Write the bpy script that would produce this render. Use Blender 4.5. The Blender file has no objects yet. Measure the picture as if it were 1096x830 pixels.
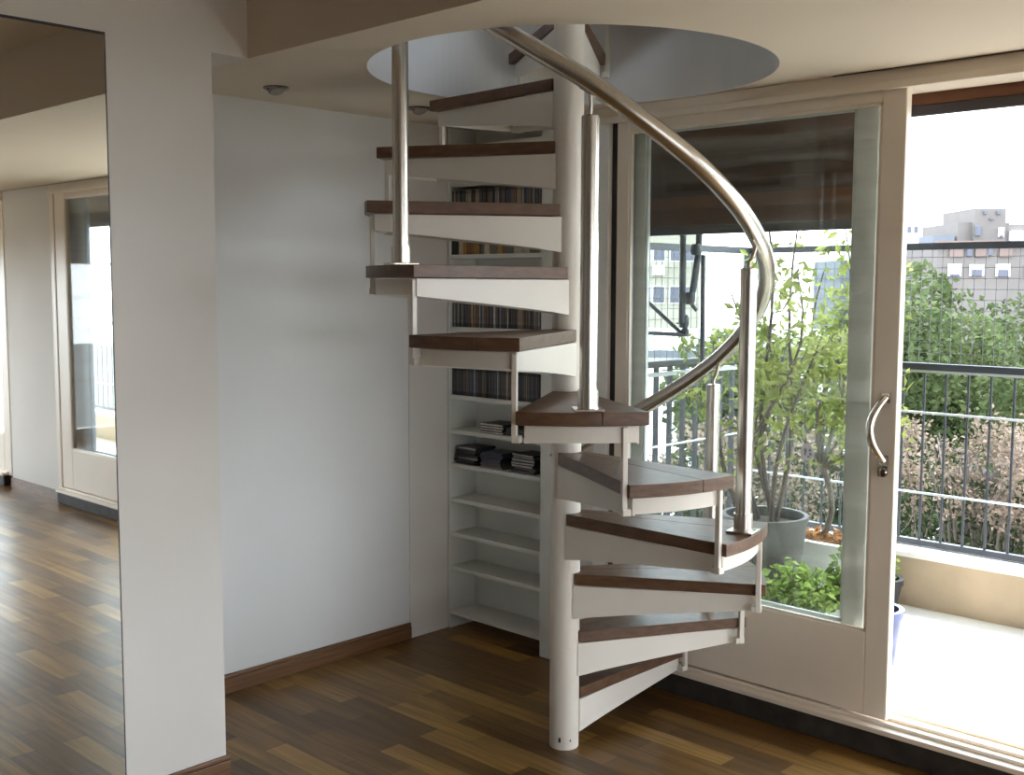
import bpy, bmesh, math, random
import numpy as np
from mathutils import Vector, Matrix
random.seed(7); RNG = np.random.default_rng(7)
R = math.radians
scn = bpy.context.scene
COL = scn.collection

# ------------------------------------------------------------------ mesh builder
class MB:
    def __init__(s): s.v = []; s.f = []; s.m = []; s.mi = 0
    def add(s, V, F):
        o = len(s.v); s.v += [tuple(p) for p in V]
        for f in F: s.f.append(tuple(i + o for i in f)); s.m.append(s.mi)
        return s
    def box(s, x0, x1, y0, y1, z0, z1):
        V = [(x0,y0,z0),(x1,y0,z0),(x1,y1,z0),(x0,y1,z0),(x0,y0,z1),(x1,y0,z1),(x1,y1,z1),(x0,y1,z1)]
        return s.add(V, [(0,3,2,1),(4,5,6,7),(0,1,5,4),(1,2,6,5),(2,3,7,6),(3,0,4,7)])
    def obox(s, c, hx, hy, hz, rz=0.0):
        ca, sa = math.cos(rz), math.sin(rz); V = []
        for z in (-hz, hz):
            for x, y in ((-hx,-hy),(hx,-hy),(hx,hy),(-hx,hy)):
                V.append((c[0]+x*ca-y*sa, c[1]+x*sa+y*ca, c[2]+z))
        return s.add(V, [(0,3,2,1),(4,5,6,7),(0,1,5,4),(1,2,6,5),(2,3,7,6),(3,0,4,7)])
    def prism(s, P, z0, z1):
        n = len(P); V = [(x,y,z0) for x,y in P] + [(x,y,z1) for x,y in P]
        F = [tuple(range(n-1,-1,-1)), tuple(range(n,2*n))]
        F += [(i,(i+1)%n,(i+1)%n+n,i+n) for i in range(n)]
        return s.add(V, F)
    def tube(s, P, r, n=12, cap=True):
        P = [Vector(p) for p in P]; rr = r if isinstance(r,(list,tuple)) else [r]*len(P)
        V = []; prev = None
        for i, p in enumerate(P):
            t = (P[min(i+1,len(P)-1)] - P[max(i-1,0)]).normalized()
            if prev is None:
                a = Vector((0,0,1)) if abs(t.z) < .9 else Vector((1,0,0)); u = (a - t*a.dot(t)).normalized()
            else: u = (prev - t*prev.dot(t)).normalized()
            prev = u; w = t.cross(u)
            for k in range(n):
                q = 2*math.pi*k/n; V.append(p + (u*math.cos(q)+w*math.sin(q))*rr[i])
        F = []
        for i in range(len(P)-1):
            for k in range(n):
                a = i*n+k; b = i*n+(k+1)%n; F.append((a,b,b+n,a+n))
        if cap: F += [tuple(range(n-1,-1,-1)), tuple(range((len(P)-1)*n, len(P)*n))]
        return s.add(V, F)
    def lathe(s, prof, c, n=32, close=False):
        V = []; m = len(prof)
        for k in range(n):
            q = 2*math.pi*k/n
            for r, z in prof: V.append((c[0]+r*math.cos(q), c[1]+r*math.sin(q), c[2]+z))
        F = []
        for k in range(n):
            k2 = (k+1)%n
            for i in range(m if close else m-1):
                j = (i+1)%m; F.append((k*m+i, k2*m+i, k2*m+j, k*m+j))
        if not close:
            F += [tuple(k*m for k in range(n-1,-1,-1)), tuple(k*m+m-1 for k in range(n))]
        return s.add(V, F)
    def leaves(s, C, size, spread=1.0, droop=0.0, aspect=.45):
        """folded rhombic leaves, one per centre in C"""
        C = np.asarray(C); n = len(C)
        d = RNG.normal(size=(n,3)); d[:,2] = d[:,2]*spread - droop; d /= np.linalg.norm(d,axis=1)[:,None]
        e = RNG.normal(size=(n,3)); e -= d*(e*d).sum(1)[:,None]; e /= np.linalg.norm(e,axis=1)[:,None]
        nn = np.cross(d,e); L = size*(.6+.8*RNG.random(n))[:,None]
        p0 = C-d*L*.5; p2 = C+d*L*.5; p1 = C+e*L*aspect*.5+nn*L*.08; p3 = C-e*L*aspect*.5+nn*L*.08
        o = len(s.v)
        A = np.stack([p0,p1,p2,p3],1).reshape(-1,3)
        s.v += [tuple(x) for x in A.tolist()]
        for i in range(n):
            a = o+4*i; s.f.append((a,a+1,a+2)); s.f.append((a,a+2,a+3)); s.m += [s.mi,s.mi]
        return s
    def build(s, name, mats, parent=None, bevel=0.0, smooth=False, seg=2, flip=True):
        me = bpy.data.meshes.new(name); me.from_pydata(s.v, [], s.f)
        for m in (mats if isinstance(mats,(list,tuple)) else [mats]): me.materials.append(m)
        if any(s.m): me.polygons.foreach_set('material_index', s.m)
        if flip and len(s.f) < 8000:
            bm = bmesh.new(); bm.from_mesh(me); bmesh.ops.recalc_face_normals(bm, faces=bm.faces); bm.to_mesh(me); bm.free()
        if smooth:
            me.polygons.foreach_set('use_smooth', [True]*len(me.polygons)); me.set_sharp_from_angle(angle=R(40))
        me.update()
        ob = bpy.data.objects.new(name, me); COL.objects.link(ob)
        if parent is not None:
            ob.parent = parent
            ob.matrix_parent_inverse = Matrix.Translation(-world_loc(parent))
        if bevel:
            b = ob.modifiers.new('edge','BEVEL'); b.width = bevel; b.segments = seg; b.limit_method = 'ANGLE'; b.angle_limit = R(40)
        return ob
def world_loc(o):
    # parents are only translated in this scene; parts are built in world coordinates
    return Vector(o.get('_loc', (0,0,0)))
def tag(o, label=None, cat=None, group=None, kind=None):
    if label: o['label'] = label
    if cat: o['category'] = cat
    if group: o['group'] = group
    if kind: o['kind'] = kind
    return o
def empty(name, loc, label, cat, group=None):
    o = bpy.data.objects.new(name, None); COL.objects.link(o); o.location = loc; o['_loc'] = tuple(loc)
    o.empty_display_size = .1
    return tag(o, label, cat, group)
def struct(o): o['kind'] = 'structure'; return o

# ------------------------------------------------------------------ materials
def mat(name, col, rough=.5, metal=0.0, noise=0.0, scale=8.0, bump=0.0, bscale=60.0, stretch=None, spec=.5):
    m = bpy.data.materials.new(name); m.use_nodes = True; nt = m.node_tree; N = nt.nodes; L = nt.links
    b = N['Principled BSDF']; b.inputs['Base Color'].default_value = (*col,1); b.inputs['Roughness'].default_value = rough
    b.inputs['Metallic'].default_value = metal; b.inputs['Specular IOR Level'].default_value = spec
    tc = N.new('ShaderNodeTexCoord'); src = tc.outputs['Object']
    if stretch:
        mp = N.new('ShaderNodeMapping'); mp.inputs['Scale'].default_value = stretch; L.new(src, mp.inputs['Vector']); src = mp.outputs['Vector']
    if noise:
        n = N.new('ShaderNodeTexNoise'); n.inputs['Scale'].default_value = scale; n.inputs['Detail'].default_value = 6; L.new(src, n.inputs['Vector'])
        r = N.new('ShaderNodeValToRGB'); r.color_ramp.elements[0].position = .3; r.color_ramp.elements[1].position = .72
        r.color_ramp.elements[0].color = (*[max(0,c*(1-noise)) for c in col],1); r.color_ramp.elements[1].color = (*[min(1,c*(1+noise)) for c in col],1)
        L.new(n.outputs['Fac'], r.inputs['Fac']); L.new(r.outputs['Color'], b.inputs['Base Color'])
    if bump:
        n2 = N.new('ShaderNodeTexNoise'); n2.inputs['Scale'].default_value = bscale; n2.inputs['Detail'].default_value = 4; L.new(src, n2.inputs['Vector'])
        bp = N.new('ShaderNodeBump'); bp.inputs['Strength'].default_value = bump; bp.inputs['Distance'].default_value = .01
        L.new(n2.outputs['Fac'], bp.inputs['Height']); L.new(bp.outputs['Normal'], b.inputs['Normal'])
    return m
def leaf_mat(name, c1, c2, trans=.45, scale=3.0):
    m = bpy.data.materials.new(name); m.use_nodes = True; nt = m.node_tree; N = nt.nodes; L = nt.links
    N.remove(N['Principled BSDF']); out = N['Material Output']
    tc = N.new('ShaderNodeTexCoord'); n = N.new('ShaderNodeTexNoise'); n.inputs['Scale'].default_value = scale; n.inputs['Detail'].default_value = 5
    L.new(tc.outputs['Object'], n.inputs['Vector'])
    r = N.new('ShaderNodeValToRGB'); r.color_ramp.elements[0].position = .35; r.color_ramp.elements[1].position = .65
    r.color_ramp.elements[0].color = (*c1,1); r.color_ramp.elements[1].color = (*c2,1); L.new(n.outputs['Fac'], r.inputs['Fac'])
    d = N.new('ShaderNodeBsdfDiffuse'); t = N.new('ShaderNodeBsdfTranslucent'); mx = N.new('ShaderNodeMixShader'); mx.inputs[0].default_value = trans
    L.new(r.outputs['Color'], d.inputs['Color']); L.new(r.outputs['Color'], t.inputs['Color'])
    L.new(d.outputs[0], mx.inputs[1]); L.new(t.outputs[0], mx.inputs[2]); L.new(mx.outputs[0], out.inputs['Surface'])
    return m
def glass_mat():
    m = bpy.data.materials.new('window_glass'); m.use_nodes = True; nt = m.node_tree; N = nt.nodes; L = nt.links
    N.remove(N['Principled BSDF']); out = N['Material Output']
    tr = N.new('ShaderNodeBsdfTransparent'); tr.inputs['Color'].default_value = (.96,.98,.97,1)
    gl = N.new('ShaderNodeBsdfGlossy'); gl.inputs['Roughness'].default_value = .01
    df = N.new('ShaderNodeBsdfDiffuse'); df.inputs['Color'].default_value = (.8,.82,.8,1)
    lw = N.new('ShaderNodeLayerWeight'); lw.inputs['Blend'].default_value = .5
    pw = N.new('ShaderNodeMath'); pw.operation = 'POWER'; pw.inputs[1].default_value = 5; L.new(lw.outputs['Facing'], pw.inputs[0])
    fr = N.new('ShaderNodeMath'); fr.operation = 'MULTIPLY_ADD'; fr.inputs[1].default_value = .9; fr.inputs[2].default_value = .03; L.new(pw.outputs[0], fr.inputs[0])
    # hazy reflection streaks painted in as a pale diffuse film
    tc = N.new('ShaderNodeTexCoord'); mp = N.new('ShaderNodeMapping'); mp.inputs['Rotation'].default_value = (0,R(28),0); mp.inputs['Scale'].default_value = (.6,1,9)
    no = N.new('ShaderNodeTexNoise'); no.inputs['Scale'].default_value = 2.2; no.inputs['Detail'].default_value = 3
    rp = N.new('ShaderNodeMapRange'); rp.inputs[1].default_value = .45; rp.inputs[2].default_value = .8; rp.inputs[3].default_value = .006; rp.inputs[4].default_value = .085
    L.new(tc.outputs['Object'], mp.inputs['Vector']); L.new(mp.outputs[0], no.inputs['Vector']); L.new(no.outputs['Fac'], rp.inputs[0])
    m1 = N.new('ShaderNodeMixShader'); m2 = N.new('ShaderNodeMixShader')
    L.new(fr.outputs[0], m1.inputs[0]); L.new(tr.outputs[0], m1.inputs[1]); L.new(gl.outputs[0], m1.inputs[2])
    L.new(rp.outputs[0], m2.inputs[0]); L.new(m1.outputs[0], m2.inputs[1]); L.new(df.outputs[0], m2.inputs[2]); L.new(m2.outputs[0], out.inputs['Surface'])
    return m
def floor_mat():
    m = bpy.data.materials.new('parquet'); m.use_nodes = True; nt = m.node_tree; N = nt.nodes; L = nt.links; b = N['Principled BSDF']
    b.inputs['Specular IOR Level'].default_value = .28
    tc = N.new('ShaderNodeTexCoord'); br = N.new('ShaderNodeTexBrick'); br.offset = .37; br.offset_frequency = 2; br.squash = 1
    br.inputs['Scale'].default_value = 1; br.inputs['Brick Width'].default_value = .44; br.inputs['Row Height'].default_value = .088
    br.inputs['Mortar Size'].default_value = .0009; br.inputs['Mortar Smooth'].default_value = .3; br.inputs['Bias'].default_value = 0
    br.inputs['Color1'].default_value = (0,0,0,1); br.inputs['Color2'].default_value = (1,1,1,1); br.inputs['Mortar'].default_value = (.2,.2,.2,1)
    L.new(tc.outputs['Object'], br.inputs['Vector'])
    ramp = N.new('ShaderNodeValToRGB'); e = ramp.color_ramp.elements
    e[0].position = 0; e[0].color = (.095,.047,.015,1); e[1].position = 1; e[1].color = (.33,.185,.052,1)
    for p, c in ((.3,(.145,.074,.022,1)),(.6,(.195,.104,.031,1)),(.85,(.26,.143,.041,1))):
        q = e.new(p); q.color = c
    L.new(br.outputs['Color'], ramp.inputs['Fac'])
    mp = N.new('ShaderNodeMapping'); mp.inputs['Scale'].default_value = (2.5,38,1); L.new(tc.outputs['Object'], mp.inputs['Vector'])
    no = N.new('ShaderNodeTexNoise'); no.inputs['Scale'].default_value = 1; no.inputs['Detail'].default_value = 8; no.inputs['Distortion'].default_value = .6; L.new(mp.outputs[0], no.inputs['Vector'])
    n2 = N.new('ShaderNodeTexNoise'); n2.inputs['Scale'].default_value = 2.3; n2.inputs['Detail'].default_value = 2; L.new(tc.outputs['Object'], n2.inputs['Vector'])
    mr = N.new('ShaderNodeMapRange'); mr.inputs[1].default_value = .3; mr.inputs[2].default_value = .7; mr.inputs[3].default_value = .62; mr.inputs[4].default_value = 1.3; L.new(no.outputs['Fac'], mr.inputs[0])
    m1 = N.new('ShaderNodeMix'); m1.data_type = 'RGBA'; m1.blend_type = 'MULTIPLY'; m1.inputs[0].default_value = 1
    L.new(ramp.outputs['Color'], m1.inputs[6]); L.new(mr.outputs[0], m1.inputs[7])
    m2 = N.new('ShaderNodeMix'); m2.data_type = 'RGBA'; m2.blend_type = 'MIX'
    L.new(br.outputs['Fac'], m2.inputs[0]); L.new(m1.outputs[2], m2.inputs[6]); m2.inputs[7].default_value = (.02,.011,.006,1)
    L.new(m2.outputs[2], b.inputs['Base Color'])
    rr = N.new('ShaderNodeMapRange'); rr.inputs[3].default_value = .24; rr.inputs[4].default_value = .38; L.new(n2.outputs['Fac'], rr.inputs[0]); L.new(rr.outputs[0], b.inputs['Roughness'])
    bp = N.new('ShaderNodeBump'); bp.inputs['Strength'].default_value = .08; bp.inputs['Distance'].default_value = .004
    L.new(no.outputs['Fac'], bp.inputs['Height']); L.new(bp.outputs['Normal'], b.inputs['Normal'])
    return m
def mirror_mat():
    m = bpy.data.materials.new('silvered_glass'); m.use_nodes = True; nt = m.node_tree; N = nt.nodes; b = N['Principled BSDF']
    b.inputs['Base Color'].default_value = (.88,.90,.88,1); b.inputs['Metallic'].default_value = 1; b.inputs['Roughness'].default_value = .015
    return m
def shutter_mat(name):
    m = bpy.data.materials.new(name); m.use_nodes = True; nt = m.node_tree; N = nt.nodes; L = nt.links; b = N['Principled BSDF']
    tc = N.new('ShaderNodeTexCoord'); sp = N.new('ShaderNodeSeparateXYZ'); L.new(tc.outputs['Object'], sp.inputs[0])
    dv = N.new('ShaderNodeMath'); dv.operation = 'DIVIDE'; dv.inputs[1].default_value = .05; L.new(sp.outputs['Z'], dv.inputs[0])
    fl = N.new('ShaderNodeMath'); fl.operation = 'FLOOR'; L.new(dv.outputs[0], fl.inputs[0])
    wn = N.new('ShaderNodeTexWhiteNoise'); wn.noise_dimensions = '1D'; L.new(fl.outputs[0], wn.inputs['W'])
    r = N.new('ShaderNodeValToRGB'); r.color_ramp.elements[0].color = (.045,.018,.011,1); r.color_ramp.elements[1].color = (.18,.062,.022,1); L.new(wn.outputs[0], r.inputs['Fac'])
    d = N.new('ShaderNodeBsdfTranslucent'); L.new(r.outputs['Color'], d.inputs['Color'])
    mx = N.new('ShaderNodeMixShader'); mx.inputs[0].default_value = .2
    L.new(r.outputs['Color'], b.inputs['Base Color']); b.inputs['Roughness'].default_value = .5
    L.new(b.outputs[0], mx.inputs[1]); L.new(d.outputs[0], mx.inputs[2]); L.new(mx.outputs[0], N['Material Output'].inputs['Surface'])
    return m

M = {}
M['wall'] = mat('wall_paint', (.69,.675,.665), .6, noise=.03, scale=1.5, bump=.05, bscale=90)
M['ceil'] = mat('ceiling_paint', (.68,.595,.485), .7, noise=.02, scale=2)
M['shaft'] = mat('shaft_paint', (.66,.67,.68), .7, noise=.03, scale=2)
M['wallc'] = mat('warm_paint', (.69,.655,.61), .6, noise=.03, scale=2)
M['lacq'] = mat('door_lacquer', (.80,.71,.60), .32, noise=.03, scale=4)
M['alu'] = mat('grey_lacquer', (.74,.76,.74), .4, noise=.03, scale=3)
M['bluegrey'] = mat('blue_grey_frame', (.16,.19,.25), .4, noise=.05, scale=4)
M['floor'] = floor_mat()
M['base'] = mat('baseboard_wood', (.15,.072,.032), .38, noise=.35, scale=3, stretch=(6,1.5,40))
M['stone'] = mat('dark_stone', (.032,.026,.021), .7, noise=.5, scale=14, bump=.5, bscale=40)
M['tread'] = mat('walnut_tread', (.125,.066,.037), .40, noise=.28, scale=2.2, stretch=(9,9,30), bump=.06, bscale=8, spec=.36)
M['steel'] = mat('white_enamel', (.76,.71,.63), .38, noise=.03, scale=5)
M['inox'] = mat('brushed_steel', (.60,.56,.50), .27, metal=1, noise=.08, scale=6, stretch=(30,30,1.5))
M['hinox'] = mat('polished_steel', (.62,.57,.50), .22, metal=1)
M['dark'] = mat('dark_edge_gap_shade', (.03,.03,.032), .5)
M['shelf'] = mat('shelf_white', (.66,.66,.62), .5, noise=.02, scale=5)
M['rail'] = mat('railing_paint', (.028,.032,.042), .45, noise=.2, scale=6)
M['galv'] = mat('galvanised_rod', (.48,.50,.53), .4, metal=.6)
M['wire'] = mat('screen_wire', (.09,.10,.115), .5)
M['parapet'] = mat('ochre_plaster', (.44,.345,.245), .85, noise=.12, scale=4, bump=.15, bscale=30)
M['coping'] = mat('white_coping', (.82,.81,.78), .7, noise=.04, scale=8)
M['tile'] = mat('balcony_tile', (.80,.77,.70), .5, noise=.05, scale=3)
M['glass'] = glass_mat(); M['mirror'] = mirror_mat()
M['shut'] = shutter_mat('roller_slats')
M['shutdark'] = mat('shutter_box', (.04,.03,.034), .6, noise=.2, scale=3)
M['potgrey'] = mat('weathered_pot', (.075,.07,.064), .6, noise=.35, scale=9, bump=.4, bscale=14)
M['potblue'] = mat('blue_glazed_pot', (.055,.07,.17), .3, noise=.6, scale=14)
M['potblack'] = mat('black_plastic', (.02,.02,.022), .5)
M['trough'] = mat('pale_planter', (.70,.71,.70), .7, noise=.06, scale=6)
M['soil'] = mat('soil', (.06,.04,.028), .95, noise=.4, scale=20, bump=.6, bscale=40)
M['dryleaf'] = leaf_mat('dry_leaves', (.22,.09,.035), (.42,.22,.10), .25, 9)
M['bark'] = mat('bark', (.09,.07,.058), .85, noise=.4, scale=12, bump=.4, bscale=30)
M['bark2'] = mat('pale_bark', (.13,.11,.09), .85, noise=.35, scale=12)
M['lime'] = leaf_mat('lime_leaves', (.16,.195,.045), (.32,.36,.12), .5, 5)
M['mint'] = leaf_mat('fresh_leaves', (.10,.17,.035), (.23,.31,.10), .4, 8)
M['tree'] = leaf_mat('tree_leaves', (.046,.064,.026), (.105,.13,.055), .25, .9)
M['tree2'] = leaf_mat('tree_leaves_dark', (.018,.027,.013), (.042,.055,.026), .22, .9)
M['faded'] = leaf_mat('faded_blooms', (.15,.115,.085), (.27,.21,.165), .3, 4)
M['cream'] = mat('cream_render', (.25,.235,.185), .9, noise=.05, scale=.4)
M['brown'] = mat('brown_render', (.12,.105,.095), .9, noise=.1, scale=.5)
M['brick'] = mat('reddish_render', (.145,.105,.09), .9, noise=.1, scale=.5)
M['white'] = mat('white_render', (.85,.85,.84), .9)
M['bwin'] = mat('far_window', (.045,.05,.075), .25)
M['roofgrey'] = mat('roof_grey', (.11,.12,.135), .9, noise=.1, scale=.5)
M['groundm'] = mat('street_ground', (.15,.14,.125), .95, noise=.3, scale=.3)
M['sticker'] = mat('sticker_white', (.85,.86,.88), .5); M['stickblue'] = mat('sticker_blue', (.30,.36,.52), .5)
M['chrome'] = mat('spot_chrome', (.30,.26,.22), .2, metal=1)
M['lamp'] = mat('lamp_glass', (.30,.28,.25), .15)

# ------------------------------------------------------------------ room shell
YD = 3.45          # room face of the balcony door
XM = -3.0          # face of the pier and of the mirror
XL = -3.64         # recessed white wall beside the stair
ZC = 2.24; ZU = 2.51
XR = 4.7; YF = -7.0
o = MB().box(-3.9,XR+.2,YF-.2,3.66,-.12,0).build('floor', M['floor']); struct(o)

# lower slab with the round stair opening
HC = (-2.410,2.785); HR = .655
def slab_hole(name, m, x0,x1,y0,y1,z0,z1):
    b = MB(); n = 128; ring = []; out = []
    for k in range(n):
        a = 2*math.pi*k/n; c, s = math.cos(a), math.sin(a)
        ring.append((HC[0]+HR*c, HC[1]+HR*s))
        t = min((x1-HC[0])/c if c>1e-9 else 1e9, (x0-HC[0])/c if c<-1e-9 else 1e9, (y1-HC[1])/s if s>1e-9 else 1e9, (y0-HC[1])/s if s<-1e-9 else 1e9)
        out.append([HC[0]+t*c, HC[1]+t*s])
    for cx, cy in ((x0,y0),(x1,y0),(x1,y1),(x0,y1)):
        i = min(range(n), key=lambda k: (out[k][0]-cx)**2+(out[k][1]-cy)**2); out[i] = [cx,cy]
    V = [(x,y,z0) for x,y in ring]+[(x,y,z0) for x,y in out]+[(x,y,z1) for x,y in ring]+[(x,y,z1) for x,y in out]
    F = []
    for k in range(n):
        j = (k+1)%n
        F += [(k,n+k,n+j,j),(2*n+k,2*n+j,3*n+j,3*n+k),(k,j,2*n+j,2*n+k),(n+k,3*n+k,3*n+j,n+j)]
    b.add(V,F); b.m = [1 if i%4==2 else 0 for i in range(len(b.f))]; ob = b.build(name, [m, M['shaft']]); return ob
o = slab_hole('ceiling', M['ceil'], -3.75,XR+.1,1.955,3.66,ZC,2.72); struct(o)
b = MB(); b.box(-3.75,XR+.1,YF-.1,1.955,ZU,2.72)
o = b.build('ceiling_upper', M['ceil']); struct(o)
# thin reveal line in the ceiling beside the shutter box
b = MB(); b.box(-1.83,XR,3.425,3.434,ZC-.0025,ZC-.0005); o = b.build('trim_1', M['dark']); struct(o)

b = MB(); b.box(-3.84,XL,1.83,3.66,0,ZC+.05); o = b.build('wall_left', M['wall']); struct(o)
b = MB(); b.box(-3.84,XM,YF,1.83,0,ZU); b.box(-3.64,XM,1.83,1.956,ZC,ZU); o = b.build('wall_pier', M['wallc']); struct(o)
b = MB(); b.box(XL,-3.0,3.56,3.66,0,ZC); b.box(-3.0,-2.84,YD,3.66,0,ZC)
b.box(1.80,2.62,YD,3.66,0,ZC); b.box(4.25,XR,YD,3.66,0,ZC)
o = b.build('wall_back', M['wallc']); struct(o)
b = MB(); b.box(XR,XR+.1,YF,3.66,0,.12); b.box(XR,XR+.1,YF,3.66,1.75,ZU); b.box(XR,XR+.1,YF,-1.6,.12,1.75); b.box(XR,XR+.1,3.2,3.66,.12,1.75); o = b.build('wall_right', M['wall']); struct(o)  # wall out of view; its low window opening is added for side light
b = MB(); b.box(-3.84,XR,YF-.1,YF,0,ZU); o = b.build('wall_front', M['wall']); struct(o)

# baseboards
def skirting(name, x0,x1,y0,y1):
    b = MB(); b.box(x0,x1,y0,y1,0,.058); b.box(x0,x1-.004 if x1-x0<.05 else x1,y0,y1,.058,.072)
    o = b.build(name, M['base'], bevel=.003); struct(o)
skirting('baseboard_left', XL,XL+.016,1.83,3.15)
skirting('baseboard_pier', XM,XM+.016,1.50,1.838)
b = MB(); b.box(-3.0,-2.78,YD-.014,YD,0,.072); b.box(1.8,2.62,YD-.014,YD,0,.072); o = b.build('baseboard_back', M['base']); struct(o)
# narrow plaster return between the baseboard's end and the shelves
b = MB(); b.box(XL,XL+.006,3.15,3.372,0,ZC); o = b.build('trim_2', M['wallc']); struct(o)

# step, sill and head of the sliding doors
def door_set(idx, x0, x1):
    b = MB(); b.box(x0,x1,3.405,3.66,0,.082); o = b.build('trim_%d'%(idx*3), M['stone'], bevel=.006); struct(o)
    b = MB(); b.box(x0,x1,3.395,3.66,.082,.100); b.box(x0,x1,3.43,3.445,.100,.112); b.box(x0,x1,3.488,3.498,.100,.112); b.box(x0,x1,3.56,3.57,.100,.112)
    o = b.build('trim_%d'%(idx*3+1), M['lacq'], bevel=.003); struct(o)
    b = MB(); b.box(x0-.06,x1+.06,YD-.005,3.66,2.19,ZC); b.box(x0-.06,x1+.06,YD-.022,YD-.005,2.176,2.20)
    b.box(x0-.06,x0,YD-.005,3.66,.08,2.19); b.box(x1,x1+.06,YD-.005,3.66,.08,2.19)
    o = b.build('trim_%d'%(idx*3+2), M['lacq'], bevel=.003); struct(o)
door_set(1,-2.78,1.75); door_set(2,2.68,4.19)

def panel(name, x0,x1,y0,th,ls,rs,br,tr,frame_m, label, z0=.112,z1=2.185, handle=None, stile=None):
    """one sliding glazed leaf: frame with a tall bottom rail, pane, bead"""
    b = MB()
    b.box(x0,x0+ls,y0,y0+th,z0,z1); b.box(x1-rs,x1,y0,y0+th,z0,z1)
    b.box(x0+ls,x1-rs,y0,y0+th,z0,z0+br); b.box(x0+ls,x1-rs,y0,y0+th,z1-tr,z1)
    o = b.build(name, frame_m, bevel=.004); struct(o); o['label'] = label
    b = MB(); b.box(x0+ls-.004,x1-rs+.004,y0+th*.45,y0+th*.55,z0+br-.004,z1-tr+.004)
    g = b.build('pane', M['glass'], o); g['label'] = 'clear glass pane with hazy reflection streaks painted in'
    b = MB()
    for (a0,a1,c0,c1) in ((x0+ls,x0+ls+.009,z0+br,z1-tr),(x1-rs-.009,x1-rs,z0+br,z1-tr),(x0+ls,x1-rs,z0+br,z0+br+.009),(x0+ls,x1-rs,z1-tr-.009,z1-tr)):
        b.box(a0,a1,y0+.004,y0+th*.44,c0,c1)
    b.build('glazing_bead', frame_m, o)
    return o
d1 = panel('door_1', -2.746,-1.583, YD,.036, .058,.082,.285,.045, M['lacq'], 'inner sliding glass door leaf with bow handle beside the spiral stair')
# handle, lock and sticker on the inner leaf
b = MB(); P = []
for k in range(17):
    t = k/16; P.append((-1.618-.030*math.sin(math.pi*t)*.9, YD-.006-.050*math.sin(math.pi*t)**.7, .985+.205*t))
b.tube(P, [.0115+.002*math.sin(math.pi*k/16) for k in range(17)], 12)
b.obox((-1.618,YD-.003,.985),.014,.004,.016); b.obox((-1.618,YD-.003,1.19),.014,.004,.016)
h = b.build('bow_handle', M['hinox'], d1, smooth=True); h['label'] = 'curved steel bow handle'
b = MB(); b.lathe([(0,0),(.017,0),(.017,.006),(.013,.010),(0,.010)], (0,0,0), 24)
b.v = [(-1.622+x, YD-z, .945+y) for x,y,z in b.v]
b.obox((-1.622,YD-.018,.948),.004,.010,.014); b.obox((-1.616,YD-.003,.985-.03),.010,.003,.012)
b.build('door_lock', M['chrome'], d1, smooth=True)
b = MB(); sx, sz = -1.905, .978
b.lathe([(0,0),(.029,0),(.029,.0012),(0,.0012)], (0,0,0), 32); b.v = [(sx+x*.9, YD+.014-z, sz+y) for x,y,z in b.v]
st = b.build('sticker', M['sticker'], d1); st['label'] = 'small pale sticker with faint bluish marks'
b = MB()
for dx,dz,w,hh in ((-.006,.006,.005,.009),(-.007,-.006,.004,.005),(.011,.009,.005,.005),(.013,-.004,.005,.005),(.006,-.014,.006,.003)):
    b.lathe([(0,0),(1,0),(1,1),(0,1)], (0,0,0), 12) ; n = 48
    b.v[-n:] = [(sx+dx+x*w, YD+.0126-z*.0006, sz+dz+y*hh) for x,y,z in b.v[-n:]]
b.build('sticker_mark', M['stickblue'], st)
panel('door_2', -2.705,-1.70, YD+.058,.034, .055,.082,.285,.045, M['alu'], 'outer grey sliding leaf stacked behind the inner one')
panel('door_3', .60,1.745, YD,.036, .075,.16,.285,.045, M['lacq'], 'far sliding leaf of the wide balcony doorway, reflected in the mirror')
panel('door_4', .67,1.70, YD+.058,.034, .075,.30,.285,.045, M['bluegrey'], 'outer grey leaf stacked behind the far sliding leaf')
panel('door_5', 2.685,3.55, YD,.036, .075,.075,.285,.045, M['lacq'], 'sliding leaf of the second doorway, near the mirror edge')
b = MB(); b.box(-2.725,-2.70,3.56,3.60,.10,2.19); b.box(-2.78,-2.725,3.53,3.64,.10,2.19); o = b.build('trim_9', M['bluegrey'], bevel=.003); struct(o)

b = MB(); b.box(-2.778,-2.748,3.462,3.53,.115,2.185); o = b.build('trim_10', M['dark']); struct(o)  # dark strip painted in for the shade of the gap beside the leaf
b = MB(); b.box(-2.842,-2.779,YD-.012,YD-.004,0,2.19); o = b.build('trim_11', M['coping'], bevel=.002); struct(o)
# roller shutters outside the panes
def shutter(x0,x1,zb,y,label):
    r = empty('roller_shutter', ((x0+x1)/2,y,zb), label, 'shutter')
    b = MB(); z = 2.30; k = 0
    while z > zb+.03:
        z2 = max(z-.05,zb+.03)
        b.box(x0,x1,y-.006,y+.006,z2+.004,z); b.box(x0,x1,y-.003,y+.003,z2,z2+.004); z = z2
    b.build('slat_curtain', M['shut'], r)
    b = MB(); b.box(x0,x1,y-.011,y+.011,zb,zb+.034); b.build('bottom_rail', M['shutdark'], r, bevel=.003)
shutter(-2.80,-1.84,1.752,3.675,'brown slatted roller shutter lowered a third behind the glass door')
shutter(-1.82,.60,2.118,3.675,'brown roller shutter rolled almost fully up over the open doorway')
shutter(.62,1.76,1.95,3.675,'brown roller shutter over the far leaf of the doorway, reflected in the mirror')

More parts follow.
